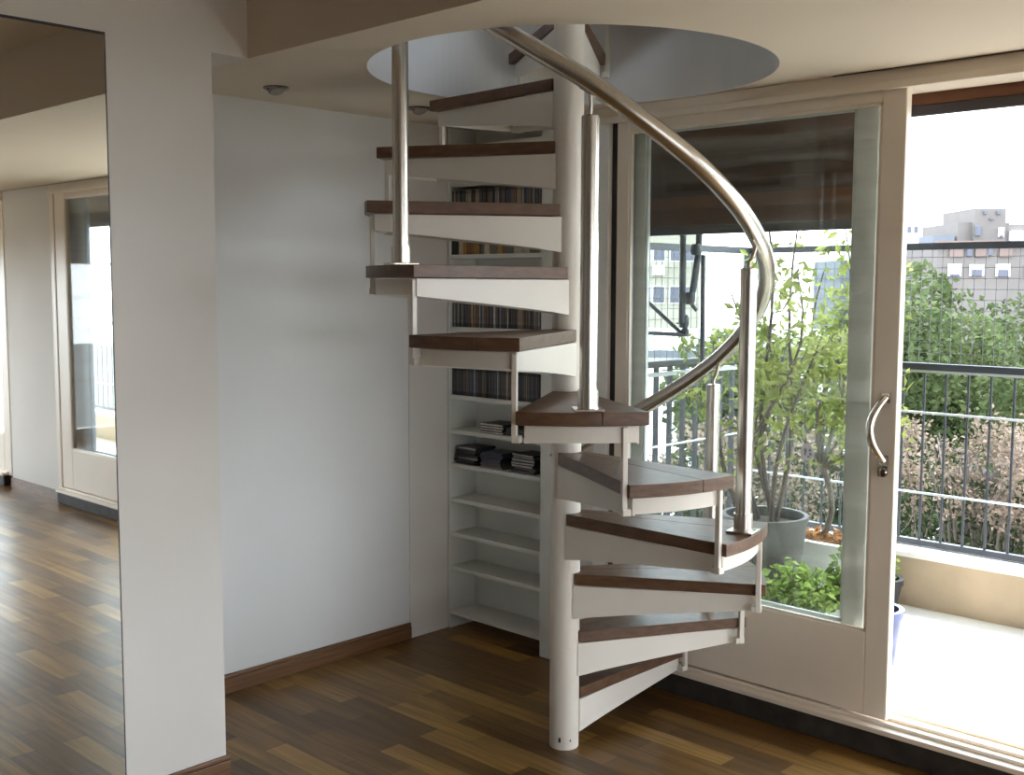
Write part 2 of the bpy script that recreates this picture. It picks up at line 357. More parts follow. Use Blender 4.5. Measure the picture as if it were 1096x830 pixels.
# mirror
mr = empty('wall_mirror', (XM+.004,.3,1.1), 'frameless full-height mirror on the pier wall beside the stair', 'mirror')
b = MB(); b.box(XM+.001,XM+.0045,-.9,1.492,.012,2.236); b.build('mirror_glass', M['mirror'], mr)
b = MB(); b.box(XM+.0002,XM+.0042,-.9,1.496,2.236,2.244); b.box(XM+.0002,XM+.0042,1.492,1.496,.004,2.236); b.box(XM+.0002,XM+.0042,-.9,1.496,.002,.012)
b.build('mirror_edge', M['dark'], mr)

# recessed ceiling spots
for (x,y,lab) in ((-3.351,2.297,'round recessed ceiling spot near the pier, above the white wall'),(-3.319,2.937,'round recessed ceiling spot beside the stair opening, by the steel newel')):
    r = empty('ceiling_spotlight', (x,y,ZC), lab, 'spotlight', 'recessed ceiling spotlights')
    b = MB(); b.lathe([(.031,-.001),(.044,-.001),(.046,-.006),(.040,-.010),(.032,-.008)], (x,y,ZC), 36, close=True); b.build('trim_ring', M['chrome'], r, smooth=True)
    b = MB(); b.lathe([(0,-.004),(.030,-.004),(.030,-.012),(.024,-.018),(0,-.020)], (0,0,0), 28)
    ca, sa = math.cos(R(22)), math.sin(R(22)); b.v = [(x+px*ca-pz*sa*1.0, y+py, ZC-.002+px*sa+pz*ca) for px,py,pz in b.v]
    b.build('lamp', M['lamp'], r, smooth=True)

# ------------------------------------------------------------------ spiral staircase
AX, AY = -2.397, 2.760; RISE = .2012; RT = .655; HW = 16.3; TH = .037
ANG = {1:102.5,2:72.5,3:44.3,4:12.5,5:-17.3,6:-45.0,7:-76.6,8:-107.2,9:-136.0,10:-165.5,11:-195.2,12:-225.0,13:-254.8,14:-284.6}
def pol(r,a,z=None):
    p = (AX+r*math.cos(R(a)), AY+r*math.sin(R(a)))
    return p if z is None else (p[0],p[1],z)
def rp(a, rad, perp): # radial / perpendicular offset from the axis
    c, s = math.cos(R(a)), math.sin(R(a)); return (AX+rad*c-perp*s, AY+rad*s+perp*c)
stair = empty('spiral_staircase', (AX,AY,0), 'white and dark wood spiral staircase with steel handrail rising through the round ceiling opening', 'staircase')
b = MB(); b.lathe([(0,0),(.0485,0),(.0495,.003),(.0495,4.1),(0,4.1)], (AX,AY,0), 48)
pole = b.build('centre_pole', M['steel'], stair, smooth=True)
for a, zz, sc in ((-66,.035,1),(-24,.033,.5)): b = MB(); b.obox((*pol(.0492,a),zz),.0012,.004*sc,.008*sc,R(a)); b.build('bolt_slot', M['dark'], pole)
for k, a in ANG.items():
    zt = RISE*k; z0 = zt-TH
    # two boards with a fine joint between them
    def board(a0,a1,p_in0,p_in1):
        arc = [pol(RT,a0+(a1-a0)*i/10) for i in range(11)]
        return [p_in0]+arc+[p_in1]
    inR = rp(a,.028,-.049); inF = rp(a,.028,.049)
    am = a+4.5
    b = MB(); b.prism(board(a-HW,am-.05,inR,rp(a,.028,.0115)), z0, zt); b.prism(board(am+.05,a+HW,rp(a,.028,.0125),inF), z0, zt)
    t = b.build('tread', M['tread'], stair, bevel=.0018)
    # welded bracket: two tapered side plates, an outer band and a collar plate
    b = MB()
    for sgn in (-1,1):
        oa = a+sgn*(HW-2.0)
        p0 = Vector((*rp(a,.024,sgn*.044),0)); p1 = Vector((*pol(.628,oa),0)); d = (p1-p0).normalized(); nrm = Vector((-d.y,d.x,0))*.0035
        V = []
        n = 9
        for i in range(n):
            u = i/(n-1); q = p0.lerp(p1,u); hh = .112-(.112-.050)*(u**.85)
            for z in (z0-.004, z0-.004-hh):
                for s2 in (-1,1): V.append((q.x+nrm.x*s2, q.y+nrm.y*s2, z))
        F = []
        for i in range(n-1):
            A = 4*i; B = A+4
            F += [(A,A+1,B+1,B),(A+2,B+2,B+3,A+3),(A,B,B+2,A+2),(A+1,A+3,B+3,B+1)]
        F += [(0,2,3,1),(4*n-4,4*n-3,4*n-1,4*n-2)]
        b.add(V,F)
    n = 12; V = []; F = []
    for i in range(n+1):
        aa = a-HW+2+(2*HW-4)*i/n
        for rr in (.622,.629):
            for z in (z0-.004,z0-.050): V.append(pol(rr,aa,z))
    for i in range(n):
        A = 4*i; B = A+4
        F += [(A,B,B+1,A+1),(A+2,A+3,B+3,B+2),(A,A+2,B+2,B),(A+1,B+1,B+3,A+3)]
    F += [(0,1,3,2),(4*n,4*n+2,4*n+3,4*n+1)]
    b.add(V,F)
    b.build('support_bracket', M['steel'], t)
    # spacer bar from this tread's rear corner up to the next tread's front corner
    if k < 14:
        an = ANG[k+1]; ap = (a-HW-.9+an+HW+.9)/2 if False else a-HW-.75
        c = pol(.632,ap); zb = z0-.052; ztop = zt+RISE-TH-.006
        b = MB(); b.obox((c[0],c[1],(zb+ztop)/2),.0085,.0075,(ztop-zb)/2,R(a-HW))
        c2 = pol(.622,ap+1.0); b.obox(((c[0]+c2[0])/2,(c[1]+c2[1])/2,zb+.010),.016,.012,.010,R(a-HW))
        b.build('spacer_bar', M['steel'], t, bevel=.002)
# balusters on every second tread
RAILH = .895; RRAIL = .622
def rail_pt(kk):
    ks = sorted(ANG); k0 = min(max(int(math.floor(kk)),1),13); u = kk-k0
    a = ANG[k0]+(ANG[k0+1]-ANG[k0])*u if k0+1 in ANG else ANG[k0]-29.75*u
    return pol(RRAIL+.012-.042*min(max((kk-5)/1.6,0),1), a, RISE*kk+RAILH)
def baluster(k, r, da=0, top=.80):
    a = ANG[k]+da; zt = RISE*k; c = pol(r,a)
    b = MB(); b.lathe([(0,zt+.004),(.0245,zt+.004),(.0245,zt+top-.003),(.0215,zt+top),(0,zt+top)], (c[0],c[1],0), 28)
    bl = b.build('baluster', M['inox'], stair, smooth=True)
    b = MB(); b.obox((c[0],c[1],zt+.004),.041,.041,.004,R(a)); b.build('base_flange', M['hinox'], bl, bevel=.002)
    b = MB(); b.lathe([(.0243,.008),(.029,.008),(.029,.058),(.0243,.058)], (c[0],c[1],zt), 28, close=True); b.build('base_sleeve', M['inox'], bl, smooth=True)
    e = rail_pt(k-(da/29.75)); q = pol(r,a)
    P = [(q[0],q[1],zt+top-.01),(q[0],q[1],zt+top+.018),((q[0]*.6+e[0]*.4),(q[1]*.6+e[1]*.4),zt+top+.028),(e[0],e[1],e[2]-.022)]
    b = MB(); b.tube(P,.0062,10); b.build('rail_bracket', M['hinox'], bl, smooth=True)
    P = [Vector(rail_pt(k-da/29.75+d)) - Vector((0,0,.0255)) for d in (-.09,0,.09)]
    b = MB(); b.tube(P,.0065,8); b.build('rail_saddle', M['inox'], bl, smooth=True)
for k, r, da in ((2,.612,0),(4,.612,.3),(6,.600,1.6),(8,.588,0)): baluster(k,r,da)
b = MB(); P = [rail_pt(-.1+i*.06) for i in range(int((9.4+.1)/.06)+1)]
b.tube(P,.0265,20)
b.build('handrail', M['inox'], stair, smooth=True)

# ------------------------------------------------------------------ bookshelf and its contents
SX0, SX1, SY0, SY1 = -3.62, -3.068, 3.378, 3.54
shelf = empty('bookshelf', ((SX0+SX1)/2,3.45,0), 'tall narrow white bookshelf of many shallow shelves in the corner behind the stair', 'bookshelf')
b = MB(); b.box(SX1,-3.003,3.370,3.556,0,2.235); b.build('side_panel', M['shelf'], shelf, bevel=.002)
b = MB(); b.box(-3.634,SX0,3.373,3.556,0,2.235); b.build('side_panel', M['shelf'], shelf, bevel=.002)
b = MB(); b.box(SX0,SX1,SY1,3.555,.0,2.235); b.build('back_panel', M['shelf'], shelf)
SZ = [.082,.289,.444,.601,.758,.910,1.065,1.215,1.368,1.525,1.684,1.838,1.995,2.150]
for z in SZ:
    b = MB(); b.box(SX0,SX1,SY0,SY1,z-.018,z); b.build('shelf_board', M['shelf'], shelf, bevel=.0015)

SPINE = {}
def spine(name, col):
    if name not in SPINE: SPINE[name] = mat('case_'+name.replace(' ','_'), col, .35, noise=.25, scale=40)
    return SPINE[name]
CD = {'black':(.012,.012,.014),'charcoal':(.035,.035,.04),'dark blue':(.025,.035,.07),'grey':(.15,.15,.15),'brown':(.085,.055,.035),'tan':(.22,.16,.10),'pale':(.40,.38,.34),'dark green':(.03,.05,.04)}
BK = {'black':(.015,.015,.017),'cream':(.55,.46,.32),'ochre':(.42,.25,.07),'rust':(.25,.11,.05),'grey':(.17,.17,.18),'tan':(.36,.26,.15),'brown':(.14,.075,.045),'pale grey':(.42,.41,.39),'dark blue':(.05,.06,.09)}
MESH = {}
def case_mesh(kind, colour, table, th, dp, h):
    key = (kind, colour, th)
    if key not in MESH:
        b = MB(); b.mi = 0; b.box(0,th,0,dp,0,h); b.mi = 1
        if kind == 'cd': b.box(th*.2,th*.8,-.0005,.0,h*.14,h*.86)
        else: b.box(th*.12,th*.88,-.0006,0,h*.70,h*.82)
        hi = spine(colour+' spine print', tuple(min(1,c*2.2+.04) for c in table[colour]))
        ob = b.build('proto_'+kind, [spine(colour, table[colour]), hi])
        me = ob.data; bpy.data.objects.remove(ob); MESH[key] = me
    return MESH[key]
def row(z, kind, table, where, thick, dp, h, wts, group, name, noun, y=3.384, x0=SX0+.004, x1=SX1-.004, order=None):
    x = x0; names = list(table); i = 0
    while True:
        col = order[i] if order and i < len(order) else random.choices(names, [wts.get(n,0) for n in names])[0]
        th = random.choice(thick)
        if x+th > x1: break
        me = case_mesh(kind, col, table, th, dp, h)
        o = bpy.data.objects.new(name, me); COL.objects.link(o); o.location = (x, y+random.uniform(0,.006), z+.0005)
        tag(o, '%s %s standing in the row on %s'%(col, noun, where), 'book' if kind=='book' else 'disc case', group)
        x += th+.0008; i += 1
DARK = {'black':6,'charcoal':5,'dark blue':2,'grey':2,'brown':1.5,'dark green':1,'pale':.5,'tan':.6}
MIXED = {'black':3,'charcoal':4,'dark blue':2,'grey':3,'brown':4,'dark green':1,'pale':.8,'tan':2.2}
row(1.065,'cd',CD,'the lowest filled shelf',[.0104],.124,.1255,DARK,'disc cases on the lowest filled shelf','disc_case','disc case')
row(1.368,'cd',CD,'the second lowest filled shelf',[.0104],.124,.1255,MIXED,'disc cases on the middle filled shelf','disc_case','disc case')
row(1.684,'book',BK,'the shelf of colourful spines',[.014,.018,.024,.030],.13,.132,{'cream':3,'ochre':2,'rust':3,'grey':3,'tan':3,'brown':2,'pale grey':3,'black':1,'dark blue':1},'paperbacks on the colourful shelf','paperback_book','paperback',order=['black','black','cream','ochre','rust','rust','tan','ochre','brown','grey'])
row(1.838,'cd',CD,'the second highest filled shelf',[.0104],.124,.132,MIXED,'disc cases on the upper shelf','disc_case','tall disc case')
row(1.995,'cd',CD,'the highest filled shelf',[.0104],.124,.1255,DARK,'disc cases on the highest filled shelf','disc_case','disc case')
# low stack lying flat on the shelf under the lowest full row
def flat(x,y,z,w,d,t,rz,m,name,label,cat,group,edge=None):
    b = MB(); b.mi = 0; b.obox((0,0,t/2),w/2,d/2,t/2-.0004)
    if edge: b.mi = 1; b.obox((0,0,t/2),w/2-.003,d/2+.0006,t*.26)
    o = b.build(name, [m, edge] if edge else m); o.location = (x,y,z); o.rotation_euler = (0,0,rz)
    tag(o,label,cat,group); return o
ORD = ['bottom','second from bottom','middle','second from top','top']
for i in range(4):
    flat(-3.375+random.uniform(-.002,.002),3.455,.910+i*.0112,.140,.124,.0108,random.uniform(-.02,.02),spine('black',CD['black']),'disc_case','black disc case with white edge lying flat, %s of the pile of four'%(['bottom','second from bottom','second from top','topmost'][i]),'disc case','flat pile of disc cases',spine('white edge',(.55,.52,.47)))
for i in range(3):
    flat(-3.235+i*.004,3.46,.910+i*.0112,.128,.124,.0108,.05*i,spine('charcoal',CD['charcoal']),'disc_case','dark disc case lying flat beside the white-edged pile, %s of three'%(['bottom','middle','top'][i]),'disc case','small dark pile of disc cases')
flat(-3.125,3.45,.910,.10,.12,.008,.1,spine('grey',CD['grey']),'booklet','thin grey booklet lying flat at the post end of the shelf','booklet',None,spine('pale',CD['pale']))
k = 0
for (cx, n, nm) in ((-3.535,7,'wall-side pile'),(-3.375,6,'middle pile'),(-3.185,7,'post-side pile')):
    z = .758
    for i in range(n):
        c = random.choice(['black','charcoal','charcoal','grey','black','dark blue']); t = random.choice([.0105,.0125,.009]); last = (i==n-1)
        if i in (1,) and cx > -3.4 : c = 'brown'
        flat(cx+random.uniform(-.008,.008),3.452+random.uniform(-.006,.004),z,.128+random.uniform(-.01,.01),.118,t,random.uniform(-.10,.10),spine(c,CD[c]),'disc_case','%s disc case lying flat, %s from the bottom of the %s'%(c,['first','second','third','fourth','fifth','sixth','seventh'][i],nm),'disc case','untidy flat piles of disc cases',spine('pale',CD['pale']) if random.random()<.35 else None)
        z += t+.0006

# ------------------------------------------------------------------ balcony
ZB = .10; YB = 4.98; XE = -3.1
o = MB().box(-3.4,XR+.4,3.66,5.1,-.15,ZB).build('balcony_floor', M['tile']); struct(o)
b = MB(); b.box(-3.2,XR+.4,4.85,5.10,ZB,.325); o = b.build('wall_parapet', M['parapet']); struct(o)
b = MB(); b.box(-3.2,XR+.4,4.835,5.12,.325,.352); o = b.build('trim_12', M['coping'], bevel=.006); struct(o)
b = MB(); b.box(-3.22,-3.02,3.66,4.85,ZB,.30); o = b.build('wall_balcony_end', M['parapet']); struct(o)
o = MB().box(-3.6,XR+.6,3.66,4.78,2.45,2.72).build('overhang_sun_block', M['coping']); struct(o)  # unseen overhang slab added to keep the sun out of the doorway
# front railing
fr = empty('balcony_railing', (-1,YB,.35), 'dark steel balcony railing with wire screen above, along the long balcony edge', 'railing')
XF1 = XR+.3
b = MB(); b.box(XE,XF1,YB-.022,YB+.022,1.172,1.204); b.build('top_rail', M['rail'], fr, bevel=.004)
b = MB(); b.box(XE,XF1,YB-.014,YB+.014,1.160,1.171); b.build('under_rail', M['galv'], fr)
b = MB(); b.box(XE,XF1,YB-.015,YB+.015,.358,.384); b.build('bottom_rail', M['rail'], fr)
b = MB(); b.box(XE,XF1,YB-.016,YB+.016,1.718,1.748); b.build('screen_rail', M['rail'], fr)
for z in (.976,.604): b = MB(); b.tube([(XE,YB-.012,z),(XF1,YB-.012,z)],.0055,8); b.build('cross_rod', M['galv'], fr)
x = -2.2545-8*.0998
while x < XF1:
    b = MB(); b.tube([(x,YB,.38),(x,YB,1.165)],.0062,8); b.build('bar', M['rail'], fr); x += .0998
for px in (XE,-.55,2.0,XF1):
    b = MB(); b.box(px-.018,px+.018,YB-.018,YB+.018,.352,1.748); b.build('post', M['rail'], fr)
def screen(par, horiz, a0,a1,other, z0,z1, step=.048, r=.0011):
    b = MB(); a = a0
    while a <= a1:
        if horiz: b.box(a-r,a+r,other-r,other+r,z0,z1)
        else: b.box(other-r,other+r,a-r,a+r,z0,z1)
        a += step
    z = z0
    while z <= z1:
        if horiz: b.box(a0,a1,other-r,other+r,z-r,z+r)
        else: b.box(other-r,other+r,a0,a1,z-r,z+r)
        z += step
    o = b.build('wire_screen', M['wire'], par, flip=False); o['label'] = 'fine square wire screen'
screen(fr, True, XE, XF1, YB, 1.204, 1.72)
er = empty('balcony_railing', (XE,4.3,.3), 'dark steel railing with wire screen closing the short balcony end behind the door', 'railing')
b = MB(); b.box(XE-.02,XE+.02,3.70,YB-.02,1.172,1.204); b.build('top_rail', M['rail'], er, bevel=.004)
b = MB(); b.box(XE-.014,XE+.014,3.70,YB-.02,1.130,1.150); b.build('under_rail', M['galv'], er)
b = MB(); b.box(XE-.016,XE+.016,3.70,YB-.02,1.716,1.748); b.build('screen_rail', M['rail'], er)
b = MB(); b.box(XE-.015,XE+.015,3.70,YB-.02,.305,.33); b.build('bottom_rail', M['rail'], er)
y = 3.775
while y < YB-.05:
    b = MB(); b.box(XE-.010,XE+.010,y-.009,y+.009,.32,1.175); b.build('bar', M['rail'], er); y += .1075
b = MB(); b.tube([(XE+.012,3.7,.80),(XE+.012,YB-.03,.80)],.0055,8); b.build('cross_rod', M['galv'], er)
for py in (3.70,): b = MB(); b.box(XE-.016,XE+.016,py-.016,py+.016,.30,1.748); b.build('post', M['rail'], er)
screen(er, False, 3.71, YB-.02, XE, 1.204, 1.72)

# folded awning arms and their bracket
aw = empty('awning_arm', (-2.68,3.82,1.34), 'pair of dark folded awning arms hanging outside the glass door beside a triangular wall bracket', 'awning arm')
b = MB(); b.tube([(-2.693,3.82,2.451),(-2.690,3.82,1.40)],.0135,12); b.build('upper_arm', M['rail'], aw, smooth=True)
b = MB(); b.tube([(-2.628,3.86,2.451),(-2.640,3.86,1.70),(-2.665,3.85,1.50)],.0145,12); b.build('fore_arm', M['rail'], aw, smooth=True)
b = MB()
for (cx,cz,r_,h_) in ((-2.690,1.405,.021,.055),(-2.683,1.362,.017,.030),(-2.637,1.70,.022,.045),(-2.662,1.50,.021,.050),(-2.690,1.515,.019,.022)):
    b.lathe([(0,-h_/2),(r_*.7,-h_/2),(r_,-h_/4),(r_,h_/4),(r_*.7,h_/2),(0,h_/2)],(cx,3.835,cz),18)
b.tube([(-2.695,3.83,1.51),(-2.655,3.84,1.49)],.009,8); b.tube([(-2.66,3.84,1.48),(-2.645,3.86,1.45)],.008,8)
b.build('hinge_clamp', M['rail'], aw, smooth=True)
b = MB(); b.tube([(-2.93,3.82,1.352),(-2.665,3.82,1.350)],.0085,10); b.tube([(-2.93,3.82,1.530),(-2.69,3.82,1.355)],.0085,10); b.tube([(-2.93,3.82,1.33),(-2.93,3.82,1.55)],.010,10)
b.build('wall_bracket', M['rail'], aw, smooth=True)
b = MB(); b.tube([(-2.645,3.90,1.68),(-2.640,3.90,1.21)],.0105,10); b.build('crank_rod', M['rail'], aw, smooth=True)

# ------------------------------------------------------------------ balcony plants
def stems_and_leaves(paths, r0, leaf_n, size, jitter, lo=.25, droop=.4):
    C = []
    for P in paths:
        P = np.array(P)
        for _ in range(leaf_n):
            t = lo+(1-lo)*random.random(); i = min(int(t*(len(P)-1)),len(P)-2); u = t*(len(P)-1)-i
            C.append(P[i]*(1-u)+P[i+1]*u+RNG.normal(size=3)*jitter)
    return np.array(C)
def bend(p, q, n=7, amp=.05):
    p, q = np.array(p,float), np.array(q,float); w = RNG.normal(size=3)*amp; w2 = RNG.normal(size=3)*amp*.5
    return [tuple(p+(q-p)*t+w*math.sin(math.pi*t)+w2*math.sin(2*math.pi*t)) for t in np.linspace(0,1,n)]
def pot(par, c, r0, r1, h, m, name='pot', soil=True, t=.012):
    b = MB(); b.lathe([(0,0),(r0,0),(r0+(r1-r0)*.5,h*.5),(r1,h-.03),(r1+.006,h-.028),(r1+.008,h),(r1-t,h),(r1-t-.004,h-.05),(0,h-.05)], c, 40)
    p = b.build(name, m, par, smooth=True)
    if soil: b = MB(); b.lathe([(0,h-.05),(r1-t-.003,h-.05),(r1-t-.003,h-.044),(0,h-.036)], c, 24); b.build('soil', M['soil'], par)
    return p
PC = (-2.60,4.36,ZB)
tp = empty('potted_shrub', PC, 'tall lime-green shrub growing in the large weathered grey pot behind the glass door', 'plant')
pot(tp, PC, .150,.185,.43, M['potgrey'])
br = []; tw = []
tips = [(-2.86,4.45,1.52),(-2.72,4.50,1.95),(-2.62,4.30,1.98),(-2.50,4.42,1.86),(-2.42,4.28,1.60),(-2.80,4.22,1.30),(-2.34,4.36,1.35),(-2.66,4.40,1.42)]
b = MB()
for tpp in tips:
    base = (PC[0]+random.uniform(-.07,.07),PC[1]+random.uniform(-.06,.06),.49); P = bend(base,tpp,9,.06); br.append(P)
    b.tube(P,[.013-.0095*i/8 for i in range(9)],7)
    for _ in range(4):
        i = random.randint(3,7); s = P[i]; e = (s[0]+random.uniform(-.18,.18),s[1]+random.uniform(-.15,.15),s[2]+random.uniform(.03,.24)); Q = bend(s,e,5,.02); tw.append(Q); b.tube(Q,[.0045-.003*j/4 for j in range(5)],5)
b.build('stems', M['bark'], tp, smooth=True)
C = np.concatenate([stems_and_leaves(br,0,55,.05,.035,.30), stems_and_leaves(tw,0,26,.05,.03,.3)])
b = MB(); b.leaves(C,.050,.8,.5); b.build('foliage', M['lime'], tp, flip=False)
# trough with a second shrub and dry leaves
tr = empty('planter_box', (-2.57,4.71,ZB), 'pale planter box with dry brown leaves against the parapet, behind the grey pot', 'planter')
b = MB(); x0,x1,y0,y1,z1 = -2.86,-2.29,4.585,4.83,.37
b.box(x0,x1,y0,y0+.02,ZB,z1); b.box(x0,x1,y1-.02,y1,ZB,z1); b.box(x0,x0+.02,y0,y1,ZB,z1); b.box(x1-.02,x1,y0,y1,ZB,z1); b.box(x0,x1,y0,y1,ZB,ZB+.02)
b.box(x0-.008,x1+.008,y0-.008,y0+.03,z1,z1+.012); b.box(x0-.008,x1+.008,y1-.03,y1+.008,z1,z1+.012); b.box(x0-.008,x0+.03,y0,y1,z1,z1+.012); b.box(x1-.03,x1+.008,y0,y1,z1,z1+.012)
b.build('box', M['trough'], tr)
b = MB(); b.box(x0+.02,x1-.02,y0+.02,y1-.02,ZB+.02,z1-.02); b.build('soil', M['soil'], tr)
b = MB(); b.leaves(np.stack([RNG.uniform(x0+.04,x1-.04,160),RNG.uniform(y0+.03,y1-.03,160),RNG.uniform(z1-.015,z1+.045,160)],1),.055,.25,0); o = b.build('dry_leaves', M['dryleaf'], tr, flip=False); o['kind'] = 'stuff'
s2 = empty('leafy_shrub', (-2.50,4.71,.36), 'bright green shrub with forked trunk rising from the pale planter box', 'plant')
b = MB(); br = []; trunk = bend((-2.515,4.70,.352),(-2.50,4.69,.72),6,.02); b.tube(trunk,[.017,.016,.015,.014,.013,.012],8)
for tpp in ((-2.72,4.72,1.25),(-2.58,4.80,1.62),(-2.40,4.62,1.88),(-2.28,4.70,1.55),(-2.32,4.52,1.25),(-2.20,4.66,1.05),(-2.45,4.75,1.35),(-2.24,4.58,1.80)):
    P = bend(trunk[-1],tpp,8,.06); br.append(P); b.tube(P,[.010-.007*i/7 for i in range(8)],6)
b.build('trunk', M['bark2'], s2, smooth=True)
C = stems_and_leaves(br,0,150,.05,.075,.32)
b = MB(); b.leaves(C,.050,.8,.4); b.build('foliage', M['lime'], s2, flip=False)
# low leafy plants in front of the pots
def low_plant(c, r, h, potm, pr, ph, n, label, name='potted_plant', size=.045, group=None, lm='mint'):
    p = empty(name, c, label, 'plant', group)
    pot(p, c, pr*.78, pr, ph, potm)
    b = MB(); C = []
    for _ in range(int(n/9)):
        a = random.uniform(0,2*math.pi); rr = r*math.sqrt(random.random()); hh = ph+h*random.uniform(.35,1)*(1-.45*(rr/r)**2)
        P = bend((c[0]+pr*.5*math.cos(a)*rr/r,c[1]+pr*.5*math.sin(a)*rr/r,c[2]+ph-.04),(c[0]+rr*math.cos(a),c[1]+rr*math.sin(a),c[2]+hh),5,.012)
        b.tube(P,[.0022]*5,4); C.append(stems_and_leaves([P],0,9,0,.018,.45))
    b.build('stems', M['mint'], p)
    b = MB(); b.leaves(np.concatenate(C),size,.6,.1,.6); b.build('foliage', M[lm], p, flip=False)
low_plant((-2.235,4.02,ZB),.15,.25,M['trough'],.10,.11,620,'dense light green plant low in front of the grey pot, behind the glass')
low_plant((-2.13,4.27,ZB),.14,.24,M['trough'],.10,.13,560,'bright leafy plant low behind the grey door stile, next to the open doorway')
low_plant((-2.49,3.98,ZB),.12,.09,M['trough'],.085,.09,260,'small low green plant at the foot of the large grey pot')
low_plant((-1.90,4.02,ZB),.065,.17,M['potblue'],.098,.215,110,'small plant in blue glazed pot just past the sliding door edge',size=.03)
low_plant((-2.195,4.70,ZB),.05,.22,M['potblack'],.085,.15,110,'small plant in black pot against the ochre parapet',size=.032)
# ------------------------------------------------------------------ world beyond the balcony
def cloud(c, r, n, lumps, flat=.8):
    L = RNG.normal(size=(lumps,3)); L /= np.linalg.norm(L,axis=1)[:,None]; L = L*(RNG.random((lumps,1))**.4)*.72; L[:,2] *= flat
    rad = .26+.22*RNG.random(lumps); i = RNG.integers(0,lumps,n)
    d = RNG.normal(size=(n,3)); d /= np.linalg.norm(d,axis=1)[:,None]
    P = L[i]+d*(rad[i]*(.72+.28*RNG.random(n)))[:,None]
    return np.array(c)+P*np.array(r)
ZG = -13.0
def tree(c, r, n, leaf, lm, label, lumps=26, group='trees beyond the balcony'):
    t = empty('tree', (c[0],c[1],ZG), label, 'tree', group)
    b = MB(); b.tube(bend((c[0],c[1],ZG),(c[0],c[1],c[2]-.2*r[2]),7,.1),[.28,.25,.22,.2,.17,.14,.10],9)
    for _ in range(9):
        q = np.array(c)+RNG.normal(size=3).clip(-1,1)*np.array(r)*.28
        b.tube(bend((c[0],c[1],c[2]-.9*r[2]),tuple(q),6,.12),[.10,.085,.07,.055,.04,.02],6)
    b.build('trunk', M['bark'], t, smooth=True)
    b = MB(); b.leaves(cloud(c,r,n,lumps),leaf,.7,.2,.6); b.build('foliage', lm, t, flip=False)
tree((-8.2,19.0,-.15),(2.3,2.3,2.6),17000,.135,M['tree'],'broad green tree crown seen through the open doorway beside the door edge')
tree((-7.2,24.2,.0),(2.7,2.7,3.05),15000,.17,M['tree'],'green tree crown at the frame edge of the open doorway')
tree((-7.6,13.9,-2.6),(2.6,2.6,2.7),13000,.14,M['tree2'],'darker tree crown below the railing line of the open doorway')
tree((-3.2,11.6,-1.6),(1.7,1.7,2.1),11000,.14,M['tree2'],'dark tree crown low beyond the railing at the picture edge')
tree((-13.4,21.5,-1.7),(2.6,2.6,2.9),5000,.26,M['tree'],'green tree crown far behind the balcony shrubs')
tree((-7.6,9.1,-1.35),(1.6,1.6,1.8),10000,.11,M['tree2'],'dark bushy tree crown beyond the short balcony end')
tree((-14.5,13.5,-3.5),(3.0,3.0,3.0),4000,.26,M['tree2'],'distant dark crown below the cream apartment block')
tree((-1.2,16.5,-1.2),(2.6,2.6,3.0),3500,.26,M['tree'],'tree crown beyond the middle of the long railing',)
tree((4.5,14.5,-1.0),(2.8,2.8,3.0),3500,.26,M['tree'],'tree crown beyond the far half of the railing, seen in the mirror')
# faded hydrangea-like hedge just outside the railing
def faded(c, r, n1, n2, label):
    t = empty('faded_bush', (c[0],c[1],-1.5), label, 'bush', 'faded bushes outside the railing')
    b = MB()
    for _ in range(70):
        e = np.array(c)+RNG.normal(size=3)*np.array(r)*.45; e[2] = c[2]+r[2]*random.uniform(-.2,.95)
        b.tube(bend((c[0]+random.uniform(-.7,.7)*r[0],c[1]+random.uniform(-.3,.3)*r[1],-1.4),tuple(e),6,.10),[.012,.011,.010,.008,.006,.004],5)
    b.build('twigs', M['bark2'], t)
    K = 60; ctr = np.array(c)+np.stack([RNG.uniform(-1,1,K)*r[0],RNG.uniform(-1,1,K)*r[1],RNG.uniform(-.15,1,K)*r[2]],1)
    i = RNG.integers(0,K,n1); b = MB(); b.leaves(ctr[i]+RNG.normal(size=(n1,3))*.05,.030,.8,.2,.6); b.build('blooms', M['faded'], t, flip=False)
    P = np.array(c)+np.stack([RNG.uniform(-1,1,n2)*r[0],RNG.uniform(-1,1,n2)*r[1],RNG.uniform(-1.9,.35,n2)*r[2]],1)
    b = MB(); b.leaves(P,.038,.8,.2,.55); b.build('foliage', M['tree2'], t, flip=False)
faded((-2.40,6.35,.33),(.56,.45,.40),5200,3400,'faded pink-brown bush outside the railing just past the door edge')
faded((-1.08,6.3,.30),(.56,.45,.38),5200,3400,'faded pink-brown bush outside the railing towards the picture edge')
faded((-3.72,6.2,.25),(.56,.45,.45),3600,3200,'faded bush outside the railing behind the balcony shrubs')
faded((.24,6.4,.3),(.56,.45,.46),2400,2400,'faded bush outside the middle of the long railing')
# street level
o = MB().box(-260,260,-200,260,ZG-.5,ZG).build('ground', M['groundm']); struct(o)

